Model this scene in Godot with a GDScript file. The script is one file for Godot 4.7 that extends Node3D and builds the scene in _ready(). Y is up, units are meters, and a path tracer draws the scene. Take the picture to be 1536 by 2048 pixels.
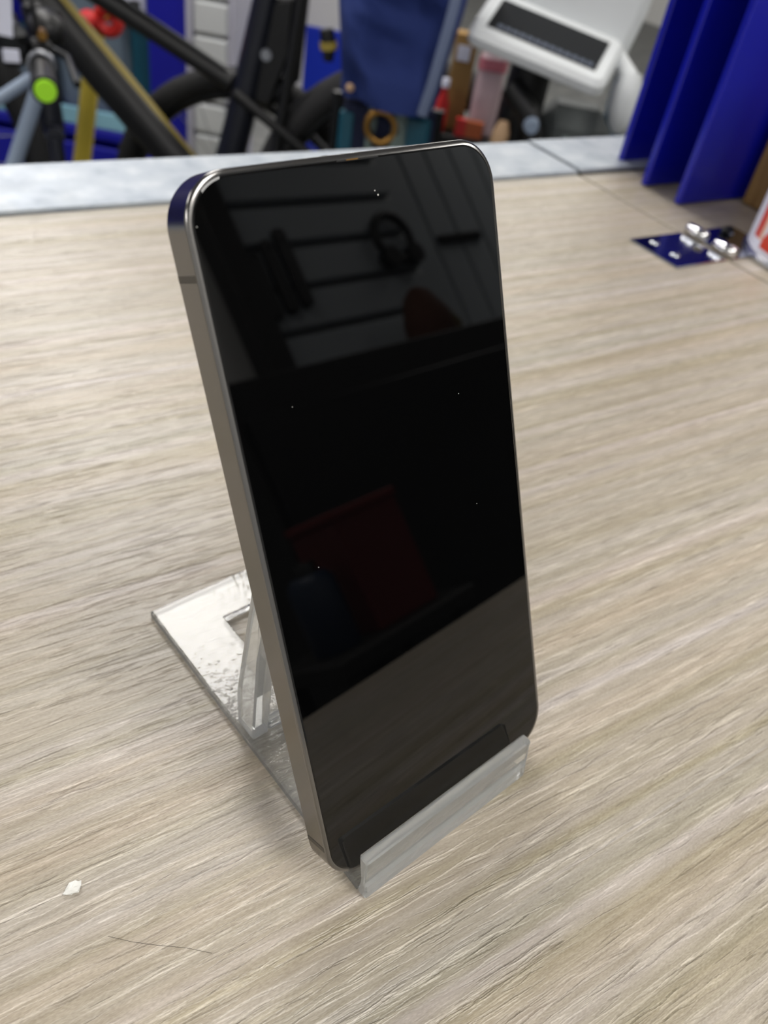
extends Node3D
# A phone on a clear acrylic stand on a shop counter. Axes: x along the counter, y up from the worktop, z towards the staff side.

const FLOOR_Y := -0.92
const CEILING_Y := 1.75
const TURN := -0.6634            # the bikes and racks out on the shop floor stand turned against the counter
var taken := {}
var M := {}


func _ready() -> void:
	# ---------------------------------------------------------------- camera
	var cam := Camera3D.new()
	cam.name = "camera"
	var lens := CameraAttributesPhysical.new()
	lens.frustum_focal_length = 18.87
	lens.exposure_aperture = 11.0
	lens.frustum_focus_distance = 0.172
	lens.frustum_near = 0.01
	lens.frustum_far = 60.0
	cam.attributes = lens
	cam.transform = Transform3D(Basis(Vector3(0.849, 0.142, 0.508), Vector3(0.249, 0.742, -0.622), Vector3(-0.465, 0.655, 0.595)).orthonormalized(), Vector3(-0.0875, 0.1858, 0.0657))
	add_child(cam)
	cam.fov = 64.9
	cam.current = true
	# ---------------------------------------------------------------- surroundings and exposure
	var we := WorldEnvironment.new()
	we.name = "surroundings"
	var env := Environment.new()
	env.background_mode = Environment.BG_COLOR
	env.background_color = Color(0.02, 0.02, 0.02)
	env.tonemap_mode = Environment.TONE_MAPPER_LINEAR
	env.tonemap_exposure = 0.63
	env.sdfgi_enabled = true
	env.ssao_enabled = true
	env.ssil_enabled = true
	we.environment = env
	add_child(we)
	# ---------------------------------------------------------------- ceiling lights: rows of panels that run away from the counter
	materials()
	for i in 3:
		for k in 4:
			ceiling_light(Vector3(-2.05 + 2.5 * i, CEILING_Y, [-5.1, -3.4, -1.75, 0.95][k]), ["left", "middle", "right"][i], ["farthest beyond the bicycles", "above the bicycles", "just beyond the counter", "above the staff side"][k])
	room()
	counter()
	stand_and_phone()
	flap_things()
	shop_floor()
	behind_counter()
	crumbs()


# ==================================================================== naming
func numbered(called: String) -> String:
	var n: int = taken.get(called, 0)
	taken[called] = n + 1
	return called if n == 0 else "%s_%03d" % [called, n]


func tag(o: Node, label: String, category: String, group := "", kind := "") -> void:
	o.set_meta("label", label)
	o.set_meta("category", category)
	if group:
		o.set_meta("group", group)
	if kind:
		o.set_meta("kind", kind)


func thing(called: String, label: String, category: String, at: Vector3, turn := 0.0, group := "") -> Node3D:
	var o := Node3D.new()
	o.name = numbered(called)
	add_child(o)
	o.position = at
	o.rotation.y = turn
	tag(o, label, category, group)
	return o


func structure(o: Node, label: String, category: String) -> void:
	tag(o, label, category, "", "structure")


## a place on the shop floor: r to the right and d away, in the axes that the racks stand in
func shop(r: float, d: float, y := FLOOR_Y) -> Vector3:
	return Vector3(-0.0875 + 0.788 * r + 0.616 * d, y, 0.0657 + 0.616 * r - 0.788 * d)


# ==================================================================== mesh building
func mb() -> SurfaceTool:
	var st := SurfaceTool.new()
	st.begin(Mesh.PRIMITIVE_TRIANGLES)
	st.set_smooth_group(-1)
	return st


func put(st: SurfaceTool, called: String, m: Material, parent: Node, label := "") -> MeshInstance3D:
	st.generate_normals()
	var o := MeshInstance3D.new()
	o.mesh = st.commit()
	o.material_override = null
	o.mesh.surface_set_material(0, m)
	o.name = called if parent != self else numbered(called)
	o.cast_shadow = GeometryInstance3D.SHADOW_CASTING_SETTING_ON
	parent.add_child(o, true)
	if label:
		o.set_meta("label", label)
	return o


func tri(st: SurfaceTool, a: Vector3, b: Vector3, c: Vector3, out: Vector3) -> void:
	st.add_vertex(a)
	if (b - a).cross(c - a).dot(out) > 0.0:
		st.add_vertex(c)
		st.add_vertex(b)
	else:
		st.add_vertex(b)
		st.add_vertex(c)


func quad(st: SurfaceTool, a: Vector3, b: Vector3, c: Vector3, d: Vector3, out: Vector3) -> void:
	tri(st, a, b, c, out)
	tri(st, a, c, d, out)


## a box with chamfered edges
func box(st: SurfaceTool, at: Vector3, size: Vector3, bev := 0.0, basis := Basis()) -> void:
	st.set_smooth_group(-1)
	var h := size / 2.0
	var e := minf(bev, minf(h.x, minf(h.y, h.z)) * 0.98)
	var t := Transform3D(basis, at)
	var ax := [Vector3.RIGHT, Vector3.UP, Vector3.BACK]
	for i in 3:
		var j := (i + 1) % 3
		var k := (i + 2) % 3
		for s in [-1.0, 1.0]:
			var c: Vector3 = ax[i] * h[i] * s
			var p: Vector3 = ax[j] * (h[j] - e)
			var q: Vector3 = ax[k] * (h[k] - e)
			quad(st, t * (c - p - q), t * (c + p - q), t * (c + p + q), t * (c - p + q), basis * (ax[i] * s))
	if e <= 0.0:
		return
	for i in 3:
		var j := (i + 1) % 3
		var k := (i + 2) % 3
		for s in [-1.0, 1.0]:
			for u in [-1.0, 1.0]:
				var w: Vector3 = ax[k] * (h[k] - e)
				var a: Vector3 = ax[i] * h[i] * s + ax[j] * (h[j] - e) * u
				var b: Vector3 = ax[i] * (h[i] - e) * s + ax[j] * h[j] * u
				quad(st, t * (a - w), t * (b - w), t * (b + w), t * (a + w), basis * (ax[i] * s + ax[j] * u))
	for sx in [-1.0, 1.0]:
		for sy in [-1.0, 1.0]:
			for sz in [-1.0, 1.0]:
				var s := Vector3(sx, sy, sz)
				tri(st, t * (s * (h - Vector3(0, e, e))), t * (s * (h - Vector3(e, 0, e))), t * (s * (h - Vector3(e, e, 0))), basis * s)


func block(called: String, at: Vector3, size: Vector3, m: Material, parent: Node, bev := 0.002, basis := Basis(), label := "") -> MeshInstance3D:
	var st := mb()
	box(st, at, size, bev, basis)
	return put(st, called, m, parent, label)


## a round tube along points; radius a number or one for each point
func tube(st: SurfaceTool, pts: Array, radius, seg := 12, caps := true, squash := 1.0) -> void:
	var n := pts.size()
	var rings := []
	var side := Vector3.ZERO
	for i in n:
		var here: Vector3 = pts[i]
		var ahead: Vector3 = (pts[mini(i + 1, n - 1)] - pts[maxi(i - 1, 0)]).normalized()
		if i == 0:
			side = ahead.cross(Vector3.UP if absf(ahead.y) < 0.9 else Vector3.RIGHT).normalized()
		else:
			side = (side - ahead * side.dot(ahead)).normalized()
		var up := ahead.cross(side)
		var r: float = radius[i] if radius is Array else radius
		var ring := []
		for k in seg:
			var a := TAU * k / seg
			ring.append(here + side * cos(a) * r * squash + up * sin(a) * r)
		rings.append(ring)
	st.set_smooth_group(0)
	for i in n - 1:
		for k in seg:
			var l := (k + 1) % seg
			var mid: Vector3 = (pts[i] + pts[i + 1]) / 2.0
			quad(st, rings[i][k], rings[i][l], rings[i + 1][l], rings[i + 1][k], (rings[i][k] + rings[i + 1][l]) / 2.0 - mid)
	st.set_smooth_group(-1)
	if caps:
		for e in [[0, pts[0] - pts[1]], [n - 1, pts[n - 1] - pts[n - 2]]]:
			for k in seg:
				tri(st, pts[e[0]], rings[e[0]][k], rings[e[0]][(k + 1) % seg], e[1])


func rod(called: String, pts: Array, radius, m: Material, parent: Node, seg := 12, label := "", squash := 1.0) -> MeshInstance3D:
	var st := mb()
	tube(st, pts, radius, seg, true, squash)
	return put(st, called, m, parent, label)


## a profile of (radius, height) turned round the y axis of t; creases where flat is true
func lathe(st: SurfaceTool, prof: Array, seg: int, t: Transform3D, flat := false, uv := false) -> void:
	for i in prof.size() - 1:
		var a: Vector2 = prof[i]
		var b: Vector2 = prof[i + 1]
		st.set_smooth_group(i + 1 if flat else 0)
		var nrm := Vector2(b.y - a.y, a.x - b.x)
		for k in seg:
			var c0 := TAU * k / seg
			var c1 := TAU * (k + 1) / seg
			var d0 := Vector3(cos(c0), 0, sin(c0))
			var d1 := Vector3(cos(c1), 0, sin(c1))
			var p := [t * (d0 * a.x + Vector3(0, a.y, 0)), t * (d1 * a.x + Vector3(0, a.y, 0)), t * (d1 * b.x + Vector3(0, b.y, 0)), t * (d0 * b.x + Vector3(0, b.y, 0))]
			var out := t.basis * ((d0 + d1) * nrm.x * 0.5 + Vector3(0, nrm.y, 0))
			if uv:
				var q := [Vector2(float(k) / seg, 1.0 - float(i) / (prof.size() - 1)), Vector2(float(k + 1) / seg, 1.0 - float(i) / (prof.size() - 1)), Vector2(float(k + 1) / seg, 1.0 - float(i + 1) / (prof.size() - 1)), Vector2(float(k) / seg, 1.0 - float(i + 1) / (prof.size() - 1))]
				for f in [[0, 1, 2], [0, 2, 3]]:
					var g: Array = f if (p[f[1]] - p[f[0]]).cross(p[f[2]] - p[f[0]]).dot(out) <= 0.0 else [f[0], f[2], f[1]]
					for w in g:
						st.set_uv(q[w])
						st.add_vertex(p[w])
			else:
				if a.x > 1e-6:
					tri(st, p[0], p[1], p[2], out)
				if b.x > 1e-6:
					tri(st, p[0], p[2], p[3], out)
	st.set_smooth_group(-1)


func torus(st: SurfaceTool, t: Transform3D, big: float, small: float, seg := 32, rseg := 10, stretch := 1.0) -> void:
	var prof := []
	for i in rseg + 1:
		var a := -TAU * i / rseg
		prof.append(Vector2(big + small * cos(a), small * stretch * sin(a)))
	prof.reverse()
	lathe(st, prof, seg, t)


## an outline in the xy plane of t with thickness from z0 to z1 and chamfered rims
func prism(st: SurfaceTool, poly: PackedVector2Array, z0: float, z1: float, t := Transform3D(), bev := 0.0) -> void:
	st.set_smooth_group(-1)
	var p := poly
	if Geometry2D.is_polygon_clockwise(p):
		p.reverse()
	var n := p.size()
	var inner := p
	if bev > 0.0:
		inner = PackedVector2Array()
		for i in n:
			var a := (p[i] - p[(i + n - 1) % n]).normalized()
			var b := (p[(i + 1) % n] - p[i]).normalized()
			var na := Vector2(-a.y, a.x)
			var nb := Vector2(-b.y, b.x)
			var m := (na + nb).normalized()
			inner.append(p[i] + m * bev / maxf(0.4, m.dot(na)))
	var idx := Geometry2D.triangulate_polygon(inner)
	var v := func(q: Vector2, z: float) -> Vector3: return t * Vector3(q.x, q.y, z)
	for i in range(0, idx.size(), 3):
		tri(st, v.call(inner[idx[i]], z1), v.call(inner[idx[i + 1]], z1), v.call(inner[idx[i + 2]], z1), t.basis.z * signf(z1 - z0))
		tri(st, v.call(inner[idx[i]], z0), v.call(inner[idx[i + 1]], z0), v.call(inner[idx[i + 2]], z0), -t.basis.z * signf(z1 - z0))
	var s := signf(z1 - z0)
	for i in n:
		var j := (i + 1) % n
		var e := (p[j] - p[i])
		var out := t.basis * Vector3(e.y, -e.x, 0)
		quad(st, v.call(p[i], z0 + bev * s), v.call(p[j], z0 + bev * s), v.call(p[j], z1 - bev * s), v.call(p[i], z1 - bev * s), out)
		if bev > 0.0:
			quad(st, v.call(p[i], z0 + bev * s), v.call(p[j], z0 + bev * s), v.call(inner[j], z0), v.call(inner[i], z0), out.normalized() - t.basis.z * s)
			quad(st, v.call(p[i], z1 - bev * s), v.call(p[j], z1 - bev * s), v.call(inner[j], z1), v.call(inner[i], z1), out.normalized() + t.basis.z * s)


func plate(called: String, poly: PackedVector2Array, z0: float, z1: float, m: Material, parent: Node, t := Transform3D(), bev := 0.0, label := "") -> MeshInstance3D:
	var st := mb()
	prism(st, poly, z0, z1, t, bev)
	return put(st, called, m, parent, label)


func round_rect(w: float, h: float, r: float, seg := 12, centre := Vector2.ZERO) -> PackedVector2Array:
	var p := PackedVector2Array()
	for q in [[1, 1, 0.0], [-1, 1, 90.0], [-1, -1, 180.0], [1, -1, 270.0]]:
		for i in seg + 1:
			var a := deg_to_rad(q[2] + 90.0 * i / seg)
			p.append(centre + Vector2(q[0] * (w / 2 - r) + r * cos(a), q[1] * (h / 2 - r) + r * sin(a)))
	return p


## rings of the same number of points joined into a skin; the first and the last may be closed
func skin(st: SurfaceTool, rings: Array, close_first: bool, close_last: bool, smooth := true, whole := false) -> void:
	var n: int = rings[0].size()
	for i in rings.size() - 1:
		var c := Vector3.ZERO
		for k in n:
			c += rings[i][k] + rings[i + 1][k]
		c /= 2.0 * n
		st.set_smooth_group(40 if whole else i if smooth else -1)
		for k in n:
			var l := (k + 1) % n
			var e: Vector3 = rings[i][l] - rings[i][k]
			var f: Vector3 = rings[i + 1][k] - rings[i][k]
			var out := e.cross(f)
			if out.dot((rings[i][k] + rings[i + 1][l]) / 2.0 - c) < 0.0:
				out = -out
			quad(st, rings[i][k], rings[i][l], rings[i + 1][l], rings[i + 1][k], out)
	st.set_smooth_group(-1)
	for e in [[close_first, 0, 1], [close_last, rings.size() - 1, rings.size() - 2]]:
		if e[0]:
			var c := Vector3.ZERO
			var d := Vector3.ZERO
			for k in n:
				c += rings[e[1]][k] / n
				d += rings[e[2]][k] / n
			for k in n:
				var nn: Vector3 = (rings[e[1]][k] - c).cross(rings[e[1]][(k + 1) % n] - c)
				if nn.dot(c - d) < 0.0:
					nn = -nn
				tri(st, c, rings[e[1]][k], rings[e[1]][(k + 1) % n], nn)


# ==================================================================== materials
func mat(color: Color, rough := 0.5, metal := 0.0, spec := 0.5) -> StandardMaterial3D:
	var m := StandardMaterial3D.new()
	m.albedo_color = color
	m.roughness = rough
	m.metallic = metal
	m.metallic_specular = spec
	return m


func noise_tex(seed_: int, freq: float, size: int, ramp: Array, octaves := 4) -> NoiseTexture2D:
	var n := FastNoiseLite.new()
	n.seed = seed_
	n.frequency = freq
	n.fractal_octaves = octaves
	var t := NoiseTexture2D.new()
	t.noise = n
	t.width = size
	t.height = size
	t.seamless = true
	var g := Gradient.new()
	g.offsets = PackedFloat32Array(ramp[0])
	g.colors = PackedColorArray(ramp[1])
	t.color_ramp = g
	return t


func materials() -> void:
	M.wood = wood_material()
	# brushed, stained aluminium edging
	var al := mat(Color(1, 1, 1), 1.0, 0.4)
	al.albedo_texture = noise_tex(4, 0.012, 512, [[0.0, 0.35, 0.6, 1.0], [Color(0.57, 0.605, 0.645), Color(0.645, 0.675, 0.71), Color(0.665, 0.695, 0.725), Color(0.74, 0.76, 0.78)]])
	al.roughness_texture = noise_tex(5, 0.02, 256, [[0.0, 1.0], [Color(0.42, 0.42, 0.42), Color(0.58, 0.58, 0.58)]])
	al.uv1_triplanar = true
	al.uv1_world_triplanar = true
	al.uv1_scale = Vector3(6, 6, 6)
	M.aluminium = al
	M.zinc = mat(Color(0.72, 0.74, 0.77), 0.16, 1.0)
	M.chrome = mat(Color(0.93, 0.93, 0.94), 0.12, 1.0)
	M.phone_frame = mat(Color(0.47, 0.462, 0.45), 0.24, 1.0)
	M.phone_bevel = mat(Color(0.52, 0.515, 0.51), 0.16, 1.0)
	M.phone_glass = mat(Color(0.012, 0.013, 0.015), 0.015, 0.0, 0.5)
	M.phone_gasket = mat(Color(0.02, 0.02, 0.022), 0.4)
	M.antenna = mat(Color(0.24, 0.225, 0.20), 0.45)
	M.brass = mat(Color(0.62, 0.47, 0.25), 0.3, 1.0)
	var ac := mat(Color(0.97, 0.98, 0.98, 0.17), 0.0)
	ac.refraction_enabled = true
	ac.refraction_scale = 0.049
	ac.transparency = BaseMaterial3D.TRANSPARENCY_ALPHA
	M.acrylic = ac
	var ab := mat(Color(0.97, 0.975, 0.97, 0.08), 0.05, 0.0, 0.3)
	ab.refraction_enabled = true
	ab.refraction_scale = 0.049
	ab.transparency = BaseMaterial3D.TRANSPARENCY_ALPHA
	ab.heightmap_enabled = true
	ab.heightmap_texture = noise_tex(41, 0.03, 512, [[0.0, 1.0], [Color.BLACK, Color.WHITE]], 5)
	ab.heightmap_scale = 0.006
	ab.uv1_triplanar = true
	ab.uv1_scale = Vector3(22, 22, 22)
	M.acrylic_worn = ab
	M.blue_plastic = mat(Color(0.06, 0.09, 0.62), 0.22)
	M.batten = mat(Color(0.55, 0.42, 0.25), 0.6)
	var bt := noise_tex(9, 0.02, 256, [[0.0, 1.0], [Color(0.48, 0.36, 0.2), Color(0.62, 0.5, 0.31)]])
	M.batten.albedo_color = Color.WHITE
	M.batten.albedo_texture = bt
	M.batten.uv1_triplanar = true
	M.batten.uv1_scale = Vector3(60, 4, 60)
	M.pale_grey = mat(Color(0.72, 0.72, 0.78), 0.5)
	M.steel = mat(Color(0.75, 0.76, 0.77), 0.25, 1.0)
	M.black_paint = mat(Color(0.03, 0.033, 0.04), 0.45)
	M.navy_paint = mat(Color(0.085, 0.095, 0.135), 0.3)
	M.yellow_stripe = mat(Color(0.60, 0.53, 0.22), 0.4)
	M.rubber = mat(Color(0.085, 0.088, 0.09), 0.75)
	M.grey_rubber = mat(Color(0.2, 0.2, 0.205), 0.8)
	M.dark_metal = mat(Color(0.16, 0.165, 0.17), 0.35, 0.8)
	M.silver = mat(Color(0.62, 0.63, 0.65), 0.3, 1.0)
	M.lime = mat(Color(0.66, 0.93, 0.16), 0.5)
	M.yellow = mat(Color(0.80, 0.72, 0.27), 0.4)
	M.red = mat(Color(0.78, 0.16, 0.15), 0.45)
	M.pale_blue = mat(Color(0.56, 0.62, 0.70), 0.4)
	M.paper = mat(Color(0.86, 0.87, 0.93), 0.8)
	M.navy_cloth = mat(Color(0.10, 0.18, 0.42), 0.85)
	M.deep_cloth = mat(Color(0.06, 0.09, 0.2), 0.9)
	M.strap = mat(Color(0.42, 0.47, 0.58), 0.7)
	M.green_grey = mat(Color(0.42, 0.48, 0.46), 0.5)
	M.teal = mat(Color(0.03, 0.29, 0.36), 0.45)
	M.case_grey = mat(Color(0.40, 0.46, 0.51), 0.55)
	M.aqua = mat(Color(0.55, 0.75, 0.82), 0.5)
	M.shelf_blue = mat(Color(0.07, 0.085, 0.62), 0.4)
	M.white_plastic = mat(Color(0.82, 0.835, 0.84), 0.45)
	M.white_groove = mat(Color(0.55, 0.56, 0.56), 0.6)
	M.panel_blue = mat(Color(0.02, 0.17, 0.68), 0.45)
	M.cardboard = mat(Color(0.60, 0.47, 0.27), 0.85)
	M.pink_pack = mat(Color(0.80, 0.70, 0.72), 0.6)
	M.pack_pink_band = mat(Color(0.78, 0.45, 0.5), 0.6)
	M.orange = mat(Color(0.72, 0.37, 0.2), 0.6)
	M.tan = mat(Color(0.75, 0.62, 0.48), 0.6)
	M.console_white = mat(Color(0.86, 0.875, 0.88), 0.35)
	M.console_black = mat(Color(0.055, 0.065, 0.075), 0.25)
	M.console_print = mat(Color(0.33, 0.36, 0.42), 0.5)
	M.mid_grey = mat(Color(0.32, 0.34, 0.34), 0.6)
	M.slate = mat(Color(0.34, 0.40, 0.45), 0.5)
	M.black_plastic = mat(Color(0.03, 0.032, 0.035), 0.45)
	M.wall_white = mat(Color(0.80, 0.80, 0.79), 0.8)
	M.slat = mat(Color(0.66, 0.69, 0.71), 0.55)
	M.dark_wood = mat(Color(0.10, 0.095, 0.09), 0.6)
	M.fleck = mat(Color(0.88, 0.88, 0.86), 0.4)
	M.hair = mat(Color(0.12, 0.09, 0.06), 0.5)
	var fl := mat(Color.WHITE, 0.45)
	fl.albedo_texture = noise_tex(21, 0.02, 512, [[0.0, 0.5, 1.0], [Color(0.30, 0.31, 0.31), Color(0.38, 0.385, 0.38), Color(0.45, 0.45, 0.44)]])
	fl.uv1_triplanar = true
	fl.uv1_world_triplanar = true
	fl.uv1_scale = Vector3(0.8, 0.8, 0.8)
	M.floor = fl
	M.ceiling = mat(Color(0.85, 0.85, 0.84), 0.9)
	var lamp := mat(Color(0.9, 0.9, 0.9), 0.5)
	lamp.emission_enabled = true
	lamp.emission = Color(1.0, 0.985, 0.965)
	lamp.emission_energy_multiplier = 2.0
	M.lamp = lamp


## pale greige wood-print laminate with embossed pores; the grain runs along u
func wood_material() -> StandardMaterial3D:
	var n := 2048
	var layers := []
	for a in [[31, 24, 0.010, 3], [32, 96, 0.035, 3], [33, 300, 0.12, 2], [34, 1024, 0.35, 2], [35, 8, 0.0035, 2]]:
		var f := FastNoiseLite.new()
		f.seed = a[0]
		f.frequency = a[2]
		f.fractal_octaves = a[3]
		var im: Image = f.get_seamless_image(a[1], n)
		im.resize(n, n, Image.INTERPOLATE_CUBIC)
		im.convert(Image.FORMAT_L8)
		layers.append(im.get_data())
	var broad: PackedByteArray = layers[0]
	var bands: PackedByteArray = layers[1]
	var fine: PackedByteArray = layers[2]
	var speck: PackedByteArray = layers[3]
	var tint: PackedByteArray = layers[4]
	var relief := PackedInt32Array()
	relief.resize(n * n)
	var rng := RandomNumberGenerator.new()
	rng.seed = 77
	# pores: short wavy grooves and ridges, gathered in bands
	for s in 40000:
		var y0 := rng.randf() * n
		var x0 := rng.randi() % n
		var keep := float(bands[int(y0) * n + x0]) / 255.0
		if rng.randf() > 0.06 + 1.7 * keep * keep * keep:
			continue
		var long := int(18 + 110 * pow(rng.randf(), 2.0))
		var deep := 34.0 + 90.0 * rng.randf() * rng.randf()
		var wide := 2 + int(rng.randf() * 2.6)
		var drift := rng.randf_range(-0.07, 0.07)
		var wave := rng.randf_range(0.5, 3.5)
		var ph := rng.randf() * TAU
		var rate := rng.randf_range(0.05, 0.13)
		var ridge := rng.randf() < 0.42
		for i in long:
			var e := sqrt(sin(PI * (i + 0.5) / long))
			var y := int(y0 + drift * i + wave * sin(ph + i * rate)) + n
			var x := (x0 + i) % n
			var add := int(deep * e)
			for w in wide:
				var at := ((y + w) % n) * n + x
				relief[at] += add if ridge else -add
			if not ridge:
				relief[((y + wide) % n) * n + x] += add / 2
	var color := PackedByteArray()
	color.resize(n * n * 3)
	var high := PackedByteArray()
	high.resize(n * n)
	for i in n * n:
		var b := broad[i] - 128
		var d := bands[i] - 128
		var f := fine[i] - 128
		var s := speck[i] - 128
		var r := clampi(relief[i], -130, 110)
		var v := (b * 13 + d * 13 + f * 12 + s * 17 + r * 40) / 128
		var t := (tint[i] - 128) / 40
		color[i * 3] = clampi(170 + v + t, 0, 255)
		color[i * 3 + 1] = clampi(161 + v, 0, 255)
		color[i * 3 + 2] = clampi(146 + v - t + b / 16, 0, 255)
		high[i] = clampi(140 + r * 7 / 8 + f / 6 + s / 7 + d / 8, 0, 255)
	var m := mat(Color.WHITE, 0.36, 0.0, 0.56)
	m.albedo_texture = ImageTexture.create_from_image(Image.create_from_data(n, n, false, Image.FORMAT_RGB8, color))
	m.heightmap_enabled = true
	m.heightmap_texture = ImageTexture.create_from_image(Image.create_from_data(n, n, false, Image.FORMAT_L8, high))
	m.heightmap_scale = 0.03
	return m


# ==================================================================== room
func ceiling_light(at: Vector3, row: String, order: String) -> void:
	var t := thing("ceiling_light", "white flat ceiling light panel of the %s row, %s" % [row, order], "light", at, 0.0, "ceiling light panels")
	block("housing", Vector3(0, -0.02, 0), Vector3(0.62, 0.04, 1.22), M.white_plastic, t, 0.004)
	block("diffuser", Vector3(0, -0.0425, 0), Vector3(0.58, 0.004, 1.18), M.lamp, t, 0.0)
	var l := AreaLight3D.new()
	l.name = "glow"
	l.area_size = Vector2(0.58, 1.18)
	l.light_color = Color(1.0, 0.985, 0.965)
	l.light_energy = 4.0
	l.shadow_enabled = true
	l.area_range = 20.0
	l.rotation.x = -PI / 2
	l.position = Vector3(0, -0.047, 0)
	t.add_child(l)


func room() -> void:
	structure(block("floor", Vector3(1.2, FLOOR_Y - 0.05, -2.6), Vector3(10.2, 0.1, 9.2), M.floor, self, 0.0), "grey vinyl shop floor", "floor")
	structure(block("ceiling", Vector3(1.2, CEILING_Y + 0.05, -2.6), Vector3(10.2, 0.1, 9.2), M.ceiling, self, 0.0), "white shop ceiling", "ceiling")
	var h := CEILING_Y - FLOOR_Y
	var mid := (CEILING_Y + FLOOR_Y) / 2.0
	structure(block("wall_far", Vector3(1.2, mid, -7.15), Vector3(10.2, h, 0.1), M.wall_white, self, 0.0), "white wall far behind the bicycles", "wall")
	structure(block("wall_left", Vector3(-3.85, mid, -2.6), Vector3(0.1, h, 9.0), M.wall_white, self, 0.0), "white wall at the left end of the shop", "wall")
	structure(block("wall_right", Vector3(6.25, mid, -2.6), Vector3(0.1, h, 9.0), M.wall_white, self, 0.0), "white wall at the right end of the shop", "wall")
	var back := block("wall_back", Vector3(1.2, mid, 1.63), Vector3(10.2, h, 0.1), M.wall_white, self, 0.0)
	structure(back, "white wall behind the staff side of the counter", "wall")


# ==================================================================== counter
## top face of a worktop laid in bands of grain, with a rounded front edge; x0..x1, z0..z1
func worktop(called: String, x0: float, x1: float, z0: float, z1: float, parent: Node) -> void:
	var st := mb()
	var lift := 0.0
	var low := -0.038
	var e := 0.0004
	var face := func(a: Vector3, b: Vector3, c: Vector3, d: Vector3, out: Vector3, ua: Vector2, ub: Vector2, uc: Vector2, ud: Vector2) -> void:
		for f in [[[a, ua], [b, ub], [c, uc]], [[a, ua], [c, uc], [d, ud]]]:
			var g: Array = f
			if (g[1][0] - g[0][0]).cross(g[2][0] - g[0][0]).dot(out) > 0.0:
				g = [f[0], f[2], f[1]]
			for v in g:
				st.set_uv(v[1])
				st.add_vertex(v[0])
	var band := 0.2
	var k := 0
	var z := z0 + e
	var shift := [0.13, 0.58, 0.31, 0.84]
	while z < z1 - e - 1e-5:
		var zz := minf(z + band, z1 - e)
		var u0: float = (x0 + e) / 0.45 + shift[k % 4]
		var u1: float = (x1 - e) / 0.45 + shift[k % 4]
		face.call(Vector3(x0 + e, lift, z), Vector3(x1 - e, lift, z), Vector3(x1 - e, lift, zz), Vector3(x0 + e, lift, zz), Vector3.UP, Vector2(u0, 0), Vector2(u1, 0), Vector2(u1, (zz - z) / 0.2), Vector2(u0, (zz - z) / 0.2))
		z = zz
		k += 1
	var c := [Vector3(x0, 0, z0), Vector3(x1, 0, z0), Vector3(x1, 0, z1), Vector3(x0, 0, z1)]
	var o := [Vector3(0, 0, -1), Vector3(1, 0, 0), Vector3(0, 0, 1), Vector3(-1, 0, 0)]
	for i in 4:
		var j := (i + 1) % 4
		var a: Vector3 = c[i]
		var b: Vector3 = c[j]
		var mid := Vector3((x0 + x1) / 2, 0, (z0 + z1) / 2)
		var ai := a + Vector3(signf(mid.x - a.x), 0, signf(mid.z - a.z)) * e
		var bi := b + Vector3(signf(mid.x - b.x), 0, signf(mid.z - b.z)) * e
		var dn := Vector3(0, -e, 0)
		var l := a.distance_to(b) / 0.6
		face.call(ai, bi, b + dn, a + dn, o[i] + Vector3.UP, Vector2(0, 0.5), Vector2(l, 0.5), Vector2(l, 0.508), Vector2(0, 0.508))
		face.call(a + dn, b + dn, b + Vector3(0, low, 0), a + Vector3(0, low, 0), o[i], Vector2(0, 0.51), Vector2(l, 0.51), Vector2(l, 0.7), Vector2(0, 0.7))
	face.call(c[0] + Vector3(0, low, 0), c[1] + Vector3(0, low, 0), c[2] + Vector3(0, low, 0), c[3] + Vector3(0, low, 0), Vector3.DOWN, Vector2(0, 0), Vector2(1, 0), Vector2(1, 1), Vector2(0, 1))
	st.generate_normals()
	st.generate_tangents()
	var node := MeshInstance3D.new()
	node.mesh = st.commit()
	node.mesh.surface_set_material(0, M.wood)
	node.name = called
	node.position.y = -FLOOR_Y
	parent.add_child(node, true)


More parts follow.
